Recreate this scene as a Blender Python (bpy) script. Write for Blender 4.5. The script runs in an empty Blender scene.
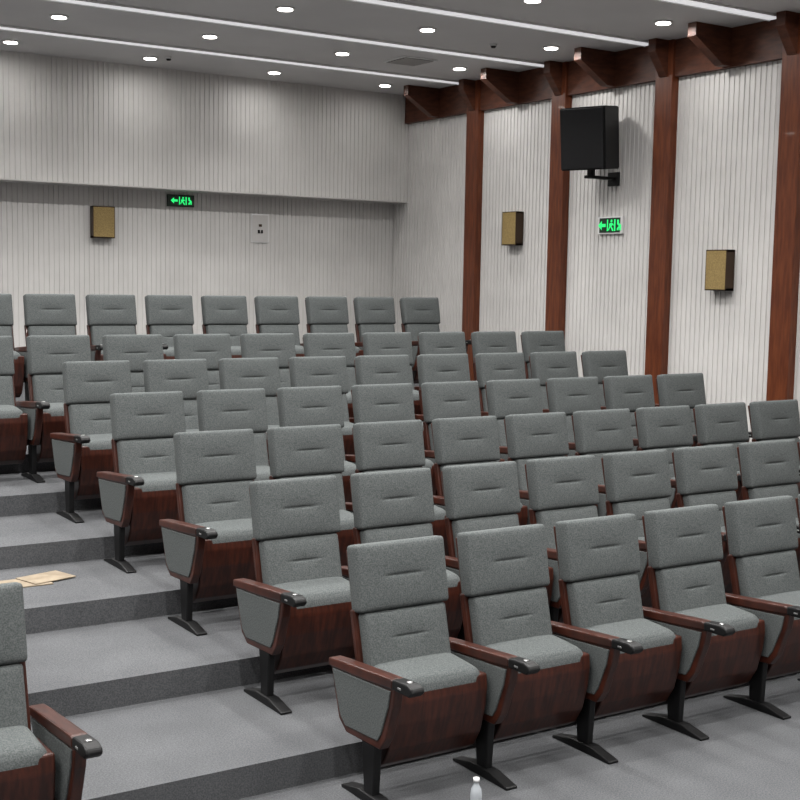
import bpy, bmesh, math, random
import numpy as np
from mathutils import Matrix, Vector
random.seed(3)
S=bpy.context.scene
S.view_settings.view_transform='Standard'
col=bpy.context.collection
def lin(c):
    return tuple(((v/255)/12.92 if v/255<=0.04045 else ((v/255+0.055)/1.055)**2.4) for v in c)+(1,)

# ---------------------------------------------------------------- materials
def newmat(name):
    m=bpy.data.materials.new(name); m.use_nodes=True
    n=m.node_tree.nodes; l=m.node_tree.links
    return m,n,l,n['Principled BSDF']
def mat_plain(name,rgb,rough=0.6,metal=0,emis=None,es=0,spec=0.5):
    m,n,l,b=newmat(name)
    b.inputs['Base Color'].default_value=lin(rgb)
    b.inputs['Roughness'].default_value=rough
    b.inputs['Metallic'].default_value=metal
    b.inputs['Specular IOR Level'].default_value=spec
    if emis:
        b.inputs['Emission Color'].default_value=lin(emis); b.inputs['Emission Strength'].default_value=es
    return m
def mat_noise(name,a,b_,scale=60,rough=0.8,bump=0.1,stretch=(1,1,1),detail=4,spec=0.3,lo=0.35,hi=0.65,bdist=0.01,coat=0):
    m,n,l,b=newmat(name)
    tc=n.new('ShaderNodeTexCoord'); mp=n.new('ShaderNodeMapping'); mp.inputs['Scale'].default_value=stretch
    nz=n.new('ShaderNodeTexNoise'); nz.inputs['Scale'].default_value=scale; nz.inputs['Detail'].default_value=detail
    cr=n.new('ShaderNodeValToRGB'); cr.color_ramp.elements[0].color=lin(a); cr.color_ramp.elements[1].color=lin(b_)
    cr.color_ramp.elements[0].position=lo; cr.color_ramp.elements[1].position=hi
    l.new(tc.outputs['Object'],mp.inputs['Vector']); l.new(mp.outputs['Vector'],nz.inputs['Vector'])
    l.new(nz.outputs['Fac'],cr.inputs['Fac']); l.new(cr.outputs['Color'],b.inputs['Base Color'])
    if bump:
        bp=n.new('ShaderNodeBump'); bp.inputs['Strength'].default_value=bump; bp.inputs['Distance'].default_value=bdist
        l.new(nz.outputs['Fac'],bp.inputs['Height']); l.new(bp.outputs['Normal'],b.inputs['Normal'])
    b.inputs['Roughness'].default_value=rough; b.inputs['Specular IOR Level'].default_value=spec
    b.inputs['Coat Weight'].default_value=coat
    return m
M_fabric=mat_noise('seat_fabric',(70,74,74),(94,97,97),scale=170,rough=0.95,bump=0.35,spec=0.12,detail=4,bdist=0.003)
M_wood=mat_noise('chair_wood',(42,19,13),(67,32,22),scale=9,rough=0.38,bump=0.02,stretch=(6,1,1.2),detail=6,spec=0.4,coat=0.08)
M_black=mat_plain('black_plastic',(13,13,14),0.5,0,spec=0.3)
M_silver=mat_plain('silver_metal',(170,170,170),0.35,0.9)
m,n,l,b=newmat('grey_carpet')
tc=n.new('ShaderNodeTexCoord')
n1=n.new('ShaderNodeTexNoise'); n1.inputs['Scale'].default_value=140; n1.inputs['Detail'].default_value=6
n2=n.new('ShaderNodeTexNoise'); n2.inputs['Scale'].default_value=2.2; n2.inputs['Detail'].default_value=5
c1=n.new('ShaderNodeValToRGB'); c1.color_ramp.elements[0].color=lin((74,75,78)); c1.color_ramp.elements[1].color=lin((95,96,98)); c1.color_ramp.elements[0].position=.35; c1.color_ramp.elements[1].position=.65
c2=n.new('ShaderNodeValToRGB'); c2.color_ramp.elements[0].color=(0.84,0.84,0.84,1); c2.color_ramp.elements[1].color=(1.06,1.06,1.05,1); c2.color_ramp.elements[0].position=.3; c2.color_ramp.elements[1].position=.7
mx=n.new('ShaderNodeMix'); mx.data_type='RGBA'; mx.blend_type='MULTIPLY'; mx.inputs[0].default_value=1
l.new(tc.outputs['Object'],n1.inputs['Vector']); l.new(tc.outputs['Object'],n2.inputs['Vector'])
l.new(n1.outputs['Fac'],c1.inputs['Fac']); l.new(n2.outputs['Fac'],c2.inputs['Fac'])
l.new(c1.outputs['Color'],mx.inputs[6]); l.new(c2.outputs['Color'],mx.inputs[7]); l.new(mx.outputs[2],b.inputs['Base Color'])
bp=n.new('ShaderNodeBump'); bp.inputs['Strength'].default_value=.3; bp.inputs['Distance'].default_value=.004
l.new(n1.outputs['Fac'],bp.inputs['Height']); l.new(bp.outputs['Normal'],b.inputs['Normal'])
b.inputs['Roughness'].default_value=1; b.inputs['Specular IOR Level'].default_value=.05
M_carpet=m
M_wall=mat_noise('white_slats',(200,198,196),(211,209,207),scale=1.5,rough=0.6,bump=0.0,spec=0.25)
M_wallp=mat_noise('painted_wall',(190,188,186),(200,198,196),scale=2,rough=0.8,bump=0.0,spec=0.2)
M_ceil=mat_noise('ceiling_paint',(196,195,195),(204,203,203),scale=1,rough=0.8,bump=0.0,spec=0.2)
M_colw=mat_noise('column_wood',(80,39,22),(104,55,32),scale=7,rough=0.42,bump=0.02,stretch=(5,5,0.6),detail=6,coat=0.05)
M_fasc=mat_noise('fascia_wood',(66,36,25),(88,51,36),scale=7,rough=0.5,bump=0.02,stretch=(1,1,4),detail=6)
M_strip=mat_plain('strip_light_diffuser',(225,225,228),0.6,0,(248,248,250),0.55)
M_lamp=mat_plain('downlight_lens',(255,255,255),0.5,0,(255,250,240),14)
M_trimw=mat_plain('white_trim',(215,215,215),0.4)
M_tan=mat_noise('tan_grille',(132,112,70),(152,130,84),scale=90,rough=0.6,bump=0.1,detail=2)
M_bronze=mat_plain('bronze_frame',(58,40,24),0.4,0.3)
M_spk=mat_noise('speaker_grille',(10,10,12),(20,20,23),scale=200,rough=0.6,bump=0.2,detail=1)
M_green=mat_plain('exit_green',(10,90,50),0.5,0,(40,235,120),1.2)
M_signbg=mat_plain('exit_background',(8,40,24),0.4)
M_paper=mat_noise('cardboard',(118,106,90),(138,126,108),scale=12,rough=0.9,bump=0.02)
M_bottle=mat_plain('bottle_plastic',(170,175,180),0.15)
M_cap=mat_plain('bottle_cap',(225,225,225),0.4)

# ---------------------------------------------------------------- mesh helper
class MB:
    def __init__(s): s.v=[];s.f=[];s.m=[];s.mats=[];s.sm=[]
    def mi(s,mat):
        if mat not in s.mats: s.mats.append(mat)
        return s.mats.index(mat)
    def add(s,vs,fs,mat,M=None,smooth=False):
        o=len(s.v);k=s.mi(mat)
        for v in vs:
            v=Vector(v)
            if M is not None: v=M@v
            s.v.append(tuple(v))
        for f in fs: s.f.append(tuple(i+o for i in f)); s.m.append(k); s.sm.append(smooth)
    def bm(s,b,mat,M=None,smooth=False):
        b.verts.index_update()
        s.add([v.co.copy() for v in b.verts],[[v.index for v in f.verts] for f in b.faces],mat,M,smooth); b.free()
    def box(s,lo,hi,mat,bev=0,M=None,seg=2,smooth=False):
        b=bmesh.new(); bmesh.ops.create_cube(b,size=1)
        for v in b.verts:
            for k in range(3): v.co[k]=(lo[k]+hi[k])/2+v.co[k]*(hi[k]-lo[k])
        if bev: bmesh.ops.bevel(b,geom=b.edges[:],offset=bev,segments=seg,profile=0.5,affect='EDGES')
        s.bm(b,mat,M,smooth)
    def cyl(s,r,h,mat,M=None,n=20,r2=None,smooth=True):
        b=bmesh.new(); bmesh.ops.create_cone(b,cap_ends=True,segments=n,radius1=r,radius2=r if r2 is None else r2,depth=h)
        s.bm(b,mat,M,smooth)
    def prism(s,poly,x0,x1,mat,bev=0,M=None,smooth=False):
        b=bmesh.new()
        a=[b.verts.new((x0,y,z)) for y,z in poly]; c=[b.verts.new((x1,y,z)) for y,z in poly]
        n=len(poly); b.faces.new(a[::-1]); b.faces.new(c)
        for i in range(n): b.faces.new((a[i],a[(i+1)%n],c[(i+1)%n],c[i]))
        bmesh.ops.recalc_face_normals(b,faces=b.faces[:])
        if bev: bmesh.ops.bevel(b,geom=b.edges[:],offset=bev,segments=2,profile=0.5,affect='EDGES')
        s.bm(b,mat,M,smooth)
    def cushion(s,half,r,mat,M,bulge=0.01,crease=True,cw=0.075,cz=0.0):
        hx,hy,hz=half
        def axis(h,n):
            inner=h-r
            return [-h,-h+0.3*r,-h+0.62*r]+[(-inner+2*inner*i/n) for i in range(n+1)]+[h-0.62*r,h-0.3*r,h]
        X=axis(hx,16);Y=[-hy,-hy+.4*r,0,hy-.4*r,hy];Z=axis(hz,16)
        if crease: Z=sorted(set(Z+[cz-.006,cz-.003,cz,cz+.003,cz+.006,cz+.012,cz-.012]))
        idx={};vs=[];fs=[]
        def vert(p):
            key=tuple(round(c,5) for c in p)
            if key in idx: return idx[key]
            q=Vector(p); inn=Vector((max(-hx+r,min(hx-r,q.x)),max(-hy+r,min(hy-r,q.y)),max(-hz+r,min(hz-r,q.z))))
            d=q-inn
            if d.length>1e-9: q=inn+d.normalized()*r
            u=p[0]/hx;w=p[2]/hz
            if p[1]<0:
                k=(-p[1]/hy)
                q.y-=bulge*(1-u**4)*(1-w**4)*k
                if crease:
                    g=math.exp(-((p[2]-cz)/0.006)**2)*(1/(1+math.exp((abs(p[0])-cw)/0.006)))
                    g2=math.exp(-((p[2]-cz)/0.03)**2)*math.exp(-(p[0]/(cw*1.3))**4)
                    q.y+=(0.007*g+0.005*g2)*k
            idx[key]=len(vs); vs.append(q); return idx[key]
        def grid(A,B,fn,flip):
            for i in range(len(A)-1):
                for j in range(len(B)-1):
                    f=[vert(fn(A[i],B[j])),vert(fn(A[i+1],B[j])),vert(fn(A[i+1],B[j+1])),vert(fn(A[i],B[j+1]))]
                    fs.append(f[::-1] if flip else f)
        grid(X,Z,lambda a,b:(a,-hy,b),False); grid(X,Z,lambda a,b:(a,hy,b),True)
        grid(X,Y,lambda a,b:(a,b,-hz),True); grid(X,Y,lambda a,b:(a,b,hz),False)
        grid(Y,Z,lambda a,b:(-hx,a,b),True); grid(Y,Z,lambda a,b:(hx,a,b),False)
        s.add(vs,fs,mat,M,True)
    def mesh(s,name):
        me=bpy.data.meshes.new(name); me.from_pydata(s.v,[],s.f)
        for m in s.mats: me.materials.append(m)
        me.polygons.foreach_set('material_index',s.m); me.polygons.foreach_set('use_smooth',s.sm); me.update()
        return me
    def obj(s,name,loc=(0,0,0),rot=(0,0,0)):
        return place(s.mesh(name),name,loc,rot)
def place(me,name,loc=(0,0,0),rot=(0,0,0)):
    o=bpy.data.objects.new(name,me); o.location=loc; o.rotation_euler=rot; col.objects.link(o); return o

# ---------------------------------------------------------------- chair
PITCH=0.58
def arm(b,x):
    top=[(-0.01,0.50),(-0.01,0.535),(-0.10,0.545),(-0.50,0.575),(-0.52,0.572),(-0.52,0.535),(-0.30,0.515)]
    b.prism(top,x-0.032,x+0.032,M_wood,0.008)
    b.prism([(-0.515,0.535),(-0.515,0.577),(-0.62,0.584),(-0.655,0.575),(-0.665,0.555),(-0.64,0.535)],x-0.031,x+0.031,M_black,0.008)
    b.cyl(0.012,0.005,M_silver,Matrix.Translation((x,-0.60,0.584)))
    b.box((x-0.034,-0.585,0.550),(x+0.034,-0.56,0.559),M_silver,0.003)
    pan=[(-0.015,0.515),(-0.53,0.545),(-0.515,0.46),(-0.46,0.31),(-0.42,0.255),(-0.15,0.245),(-0.09,0.29)]
    b.prism(pan,x-0.022,x+0.022,M_wood,0.005)
    ins=[(-0.04,0.495),(-0.50,0.522),(-0.485,0.45),(-0.435,0.325),(-0.41,0.29),(-0.155,0.275),(-0.11,0.31)]
    b.prism(ins,x-0.029,x-0.018,M_fabric,0.004); b.prism(ins,x+0.018,x+0.029,M_fabric,0.004)
    b.prism([(-0.27,0.27),(-0.38,0.27),(-0.365,0.02),(-0.295,0.02)],x-0.018,x+0.018,M_black,0.006)
    b.prism([(-0.13,0),(-0.13,0.012),(-0.26,0.04),(-0.40,0.04),(-0.53,0.012),(-0.53,0)],x-0.03,x+0.03,M_black,0.005)
def chair(name,right=False):
    b=MB(); cx=PITCH/2
    th=math.radians(14)
    T=Matrix.Translation((cx,0.03,1.004))@Matrix.Rotation(-th,4,'X')
    hd=Matrix.Rotation(math.radians(3),4,'X')
    b.cushion((0.232,0.045,0.147),0.020,M_fabric,T@Matrix.Translation((0,-0.055,-0.147))@hd,0.010,cw=0.08)
    b.cushion((0.215,0.038,0.165),0.020,M_fabric,T@Matrix.Translation((0,-0.046,-0.457)),0.014,cw=0.07,cz=0.045)
    b.box((-0.236,-0.035,-0.66),(0.236,0.0,-0.275),M_wood,0.008,T)
    b.box((-0.22,-0.012,-0.29),(0.22,0.004,-0.02),M_wood,0.006,T)
    shell=[(-0.405,0.485),(-0.412,0.42),(-0.40,0.33),(-0.37,0.22),(-0.325,0.145),(-0.26,0.105),(-0.18,0.11),(-0.16,0.18),(-0.20,0.48)]
    b.prism(shell,0.052,0.528,M_wood,0.008)
    N=Matrix.Translation((cx,-0.275,0.438))@Matrix.Rotation(math.radians(-90+4),4,'X')
    b.cushion((0.225,0.080,0.135),0.05,M_fabric,N,0.012,crease=False)
    b.box((0.022,-0.30,0.24),(0.06,-0.22,0.31),M_black,0.005)
    b.box((0.52,-0.30,0.24),(0.558,-0.22,0.31),M_black,0.005)
    arm(b,0)
    if right: arm(b,PITCH)
    return b.mesh(name)
ME=chair('auditorium_chair'); MEend=chair('auditorium_chair_end',True)
D=0.9491;H=0.1363
dx=[-0.012,-0.004,-0.003,-0.018,-0.010,0.010]; dy=[-0.02,0,0.007,0.03,0.025,-0.04]
for i in range(6):
    for j in range(9):
        place(MEend if j==8 else ME,'auditorium_chair',(PITCH*j+dx[i],D*i+dy[i],H*i))
    for j in range(4):
        place(MEend if j==0 else ME,'auditorium_chair',(-1.30-PITCH*(j+1),D*i,H*i))
BZ=H*7
for j in range(-1,8):
    place(MEend if j==7 else ME,'auditorium_chair',(0.9126+PITCH*(j-.5),6.862,BZ))
place(ME,'auditorium_chair',(-PITCH+dx[5],D*5+dy[5],H*5))

# ---------------------------------------------------------------- room
W=6.338; YB=9.53; YK=9.19; ZK=3.167; ZC=4.508; XL=-7.0; YF=-9.0
pts=[(YF,0)]
for i in range(1,8):
    e=D*i-1.0
    pts+= [(e,H*(i-1)),(e,H*i)]
pts+=[(YB,H*7)]
poly=pts+[(YB,-0.3),(YF,-0.3)]
f=MB(); f.prism(poly,XL,W,M_carpet); f.obj('floor')
def slats(name,a,b_,z0,z1,plane,pos,pitch=0.058,gap=0.014,dep=0.009):
    n=max(1,round((b_-a)/pitch)); p=(b_-a)/n; prof=[]
    for k in range(n):
        t=a+k*p
        prof+=[(t,dep),(t+gap/2,dep),(t+gap/2+.003,0),(t+p-gap/2-.003,0),(t+p-gap/2,dep)]
    prof.append((b_,dep))
    m=MB();vs=[];fs=[]
    for t,d in prof:
        for z in(z0,z1):
            vs.append((t,pos+d,z) if plane=='Y' else (pos+d,t,z))
    for k in range(len(prof)-1):
        q=(2*k,2*k+2,2*k+3,2*k+1)
        fs.append(q if plane=='Y' else q[::-1])
    m.add(vs,fs,M_wall)
    if plane=='Y': m.box((a,pos+dep+.004,z0),(b_,pos+dep+0.05,z1),M_wall)
    else: m.box((pos+dep+.004,a,z0),(pos+dep+0.05,b_,z1),M_wall)
    return m.obj(name)
slats('wall_back',XL,W,BZ,ZC,'Y',YB)
slats('wall_bulkhead',XL,W,ZK,ZC,'Y',YK)
b=MB(); b.box((XL,YK+0.064,ZK+.001),(W,YB-0.001,ZC),M_wallp); b.box((XL,YK-0.003,ZK-0.012),(W,YB-0.001,ZK),M_wallp); b.obj('trim_bulkhead')
slats('wall_right',YF,YB+.06,-0.3,ZC,'X',W,pitch=0.062,gap=0.018,dep=0.011)
b=MB(); b.box((XL-.1,YF,-.3),(XL,YB,ZC),M_wallp); b.obj('wall_left')
b=MB(); b.box((XL-.1,YF-.1,-.3),(W+.06,YF,ZC),M_wallp); b.obj('wall_front')
cy=[7.80,6.23,4.65,3.09,1.52,-0.05,-1.62,-3.2]
for n_,y in enumerate(cy):
    b=MB(); b.box((W-0.09,y-0.23,0.0),(W+0.005,y,ZC-0.001),M_colw,0.004); b.obj('trim_column_%d'%(n_+1))
b=MB(); b.box((W-0.06,YF,4.155),(W+0.003,YK-.002,ZC),M_fasc,0.0)
def rib(y,dp):
    poly2=[(W-0.05,4.165),(W-0.05-dp*.2,4.165),(W-dp,ZC-0.12),(W-dp,ZC-0.001),(W-0.05,ZC-0.001)]
    bb=bmesh.new()
    a=[bb.verts.new((x,y-0.05,z)) for x,z in poly2]; c=[bb.verts.new((x,y+0.05,z)) for x,z in poly2]
    bb.faces.new(a); bb.faces.new(c[::-1])
    for i in range(5): bb.faces.new((a[i],c[i],c[(i+1)%5],a[(i+1)%5]))
    bmesh.ops.recalc_face_normals(bb,faces=bb.faces[:])
    b.bm(bb,M_fasc)
for y in cy:
    rib(y-0.115,0.26); rib(y-0.115+0.785,0.52)
b.obj('trim_cornice')
b=MB(); b.box((XL,YF,ZC),(W,YB,ZC+0.1),M_ceil); b.obj('ceiling')
X1=W-0.09
for y in [7.98,6.41,4.83,3.27,1.62,0.05,-1.52,-3.1,-4.7,-6.3]:
    s=y-0.19
    c=MB(); c.box((XL,s,ZC-0.012),(X1,s+0.16,ZC-0.001),M_strip)
    c.box((XL,s-0.012,ZC-0.02),(X1,s,ZC-0.001),M_trimw); c.box((XL,s+0.16,ZC-0.02),(X1,s+0.172,ZC-0.001),M_trimw)
    c.obj('strip_light')
def downlight(x,y):
    b=MB()
    b.cyl(0.085,0.012,M_trimw,Matrix.Translation((x,y,ZC-0.006)),28)
    b.cyl(0.066,0.010,M_lamp,Matrix.Translation((x,y,ZC-0.014)),28)
    b.obj('downlight')
    L=bpy.data.lights.new('downlight_beam','AREA'); L.shape='DISK'; L.size=0.14; L.color=(1,0.982,0.955)
    L.energy=29.5*(0.17 if y>8 else 1)*(0.42 if x>5 else 1); L.spread=math.radians(175 if (y>8 or x>5) else 142)
    o=bpy.data.objects.new('downlight_beam',L); o.location=(x,y,ZC-0.03); col.objects.link(o)
for y in (8.6,7.05,5.47,3.9,2.35,0.8,-0.8,-2.4,-4.0):
    for x in (-4.9,-3.4,-1.9,-0.4,1.1,2.6,4.1,5.6):
        downlight(x,y)
b=MB(); x0,x1,y0,y1=4.70,5.12,6.78,7.22
b.box((x0,y0,ZC-0.012),(x1,y1,ZC-0.001),M_trimw,0.003)
b.box((x0+.03,y0+.03,ZC-0.014),(x1-.03,y1-.03,ZC-0.011),M_black)
for k in range(7):
    yy=y0+.05+k*(y1-y0-.1)/6; b.box((x0+.03,yy-.009,ZC-0.022),(x1-.03,yy+.009,ZC-0.013),M_wallp)
b.obj('air_vent')
for (x,y) in ((2.75,8.45),(5.05,5.7)):
    b=MB(); b.cyl(0.035,0.02,M_trimw,Matrix.Translation((x,y,ZC-0.01)),20); b.cyl(0.02,0.02,M_black,Matrix.Translation((x,y,ZC-0.028)),20,0.03); b.obj('smoke_detector')

# ---------------------------------------------------------------- wall things (local: facing -Y, back plane at y=0)
def sconce(name,loc,rot,w=0.26,h=0.38,d=0.11):
    b=MB()
    b.box((-w/2,-d,-h/2),(w/2,0,-h/2+0.025),M_bronze,0.003); b.box((-w/2,-d,h/2-0.025),(w/2,0,h/2),M_bronze,0.003)
    b.box((-w/2,-d,-h/2),(-w/2+0.012,0,h/2),M_bronze,0.003); b.box((w/2-0.012,-d,-h/2),(w/2,0,h/2),M_bronze,0.003)
    n=12;vs=[];fs=[]
    for k in range(n+1):
        u=-1+2*k/n; yy=-d-0.02*(1-u*u)
        vs+=[(u*(w/2-0.008),yy,-h/2+0.012),(u*(w/2-0.008),yy,h/2-0.012)]
    for k in range(n): fs.append((2*k,2*k+2,2*k+3,2*k+1))
    b.add(vs,fs,M_tan,None,True)
    b.add([(v[0],v[1],v[2]) for v in vs[0::2]]+[(0,-d+0.01,-h/2+.012)],[tuple([k+1,k,n+1]) for k in range(n)],M_bronze)
    b.add([(v[0],v[1],v[2]) for v in vs[1::2]]+[(0,-d+0.01,h/2-.012)],[tuple([k,k+1,n+1]) for k in range(n)],M_tan)
    b.box((-w/2+.01,-0.02,-h/2+.01),(w/2-.01,-0.001,h/2-.01),M_bronze)
    b.obj(name,loc,rot)
RW=(0,0,-math.pi/2)
sconce('wall_sconce',(2.37,YB-0.001,2.76),(0,0,0),0.26,0.36,0.10)
sconce('wall_sconce',(W-0.001,6.90,2.765),RW)
sconce('wall_sconce',(W-0.001,3.74,2.30),RW)
def exit_sign(loc,rot,w,h,white):
    b=MB()
    b.box((-w/2,-0.03,-h/2),(w/2,0,h/2),M_trimw if white else M_signbg,0.004)
    k=0.84; b.box((-w/2*k,-0.034,-h/2*k),(w/2*k,-0.028,h/2*k),M_signbg,0.001)
    y0,y1=-0.037,-0.033
    def pl(pts,sx=1):
        n=len(pts); vs=[(x*h*sx,y0,z*h) for x,z in pts]+[(x*h*sx,y1,z*h) for x,z in pts]
        fs=[tuple(range(n))]+[tuple(range(2*n-1,n-1,-1))]+[(i,(i+1)%n,(i+1)%n+n,i+n) for i in range(n)]
        b.add(vs,fs,M_green)
    pl([(-0.95,0),(-0.65,0.26),(-0.65,0.09),(-0.32,0.09),(-0.32,-0.09),(-0.65,-0.09),(-0.65,-0.26)])
    pl([(-0.2,-0.33),(-0.2,0.33),(-0.12,0.33),(-0.12,-0.33)])
    pl([(0.08,0.2),(0.14,0.33),(0.24,0.3),(0.24,0.2),(0.16,0.16)])
    pl([(0.0,0.1),(0.22,0.14),(0.26,0.04),(0.18,-0.08),(0.3,-0.2),(0.34,-0.34),(0.24,-0.32),(0.18,-0.2),(0.08,-0.08),(-0.04,-0.3),(-0.1,-0.26),(0.04,0.0),(-0.02,-0.02)])
    pl([(0.24,0.12),(0.36,0.02),(0.34,-0.03),(0.2,0.06)])
    pl([(0.4,-0.33),(0.4,0.33),(0.5,0.33),(0.5,-0.33)])
    pl([(0.65,-0.3),(0.65,-0.18),(0.8,-0.06),(0.65,0.06),(0.65,0.3),(0.78,0.3),(0.78,0.12),(0.95,0.0),(0.95,-0.3),(0.85,-0.3),(0.85,-0.16),(0.78,-0.2),(0.78,-0.3)])
    b.obj('exit_sign',loc,rot)
exit_sign((3.34,YB-0.001,3.05),(0,0,0),0.34,0.14,False)
exit_sign((W-0.001,5.30,2.76),RW,0.37,0.18,True)
b=MB(); b.box((-0.12,-0.015,-0.175),(0.12,0,0.175),M_trimw,0.003); b.box((-0.105,-0.02,-0.16),(0.105,-0.014,0.16),M_wallp,0.002)
b.box((-0.035,-0.024,-0.06),(-0.005,-0.019,-0.02),M_black); b.box((0.01,-0.024,-0.06),(0.035,-0.019,-0.02),M_black); b.box((-0.02,-0.024,0.02),(0.02,-0.019,0.05),M_bronze)
b.obj('access_panel',(4.39,YB-0.001,2.765))
# loudspeaker on bracket
b=MB()
Rz=Matrix.Rotation(math.radians(-68),4,'Z')@Matrix.Rotation(math.radians(6),4,'X')
bb=bmesh.new()
fr=[(-0.25,-0.22),(0.25,-0.22),(0.25,0.10),(0.18,0.20),(-0.15,0.20),(-0.25,0.05)]
lo=[bb.verts.new((x,y,-0.31)) for x,y in fr]; hi=[bb.verts.new((x,y,0.31)) for x,y in fr]
bb.faces.new(lo[::-1]); bb.faces.new(hi)
for i in range(6): bb.faces.new((lo[i],lo[(i+1)%6],hi[(i+1)%6],hi[i]))
bmesh.ops.bevel(bb,geom=bb.edges[:],offset=0.01,segments=2,affect='EDGES')
b.bm(bb,M_black,Rz)
b.box((-0.235,-0.235,-0.295),(0.235,-0.22,0.295),M_spk,0.004,Rz)
b.box((-0.03,-0.03,-0.38),(0.03,0.03,-0.29),M_black,0.005)
b.box((-0.06,-0.04,-0.40),(0.31,0.04,-0.37),M_black,0.005)
b.box((0.295,-0.08,-0.46),(0.324,0.08,-0.32),M_black,0.005)
b.obj('loudspeaker',(W-0.325,5.28,3.62))

# ---------------------------------------------------------------- litter
b=MB(); b.box((-0.26,-0.12,0),(0.08,0.08,0.006),M_paper,0.001); b.box((-0.05,-0.10,0.006),(0.22,0.10,0.012),M_paper,0.001,Matrix.Rotation(0.3,4,'Z')); b.obj('cardboard_sheets',(-0.58,2.42,H*3+0.0005))
def bottle(loc,cap,sc=0.8):
    b=MB(); prof=[(0.0,0),(0.03,0),(0.032,0.01),(0.032,0.12),(0.028,0.15),(0.014,0.175),(0.013,0.19)]
    n=16;vs=[];fs=[];Sc=Matrix.Scale(sc,4)
    for r,z in prof:
        for k in range(n): vs.append((r*math.cos(2*math.pi*k/n),r*math.sin(2*math.pi*k/n),z))
    for q in range(len(prof)-1):
        for k in range(n): fs.append((q*n+k,q*n+(k+1)%n,(q+1)*n+(k+1)%n,(q+1)*n+k))
    b.add(vs,fs,M_bottle,Sc,True); b.cyl(0.017,0.022,cap,Sc@Matrix.Translation((0,0,0.2)),16); b.obj('water_bottle',loc)
bottle((0.28,-0.68,0),M_cap,0.75)

# ---------------------------------------------------------------- world + camera
w=bpy.data.worlds.new('World'); S.world=w; w.use_nodes=True
w.node_tree.nodes['Background'].inputs[0].default_value=(0.5,0.5,0.52,1); w.node_tree.nodes['Background'].inputs[1].default_value=0.3
P=(-2.6846,-4.6375,2.1481); yaw,pit,rol,f_,cx_,cy_=0.5736,0.1008,0.0172,1264.8,398,409
F=Vector((math.sin(yaw)*math.cos(pit),math.cos(yaw)*math.cos(pit),-math.sin(pit)))
R0=Vector((math.cos(yaw),-math.sin(yaw),0)); U0=R0.cross(F)
R=R0*math.cos(rol)+U0*math.sin(rol); U=U0*math.cos(rol)-R0*math.sin(rol)
cam=bpy.data.cameras.new('camera'); co=bpy.data.objects.new('camera',cam); col.objects.link(co)
M=Matrix((( R.x,U.x,-F.x,P[0]),(R.y,U.y,-F.y,P[1]),(R.z,U.z,-F.z,P[2]),(0,0,0,1)))
co.matrix_world=M
cam.sensor_width=36; cam.lens=f_*36/800; cam.shift_x=(400-cx_)/800; cam.shift_y=(cy_-400)/800
S.camera=co
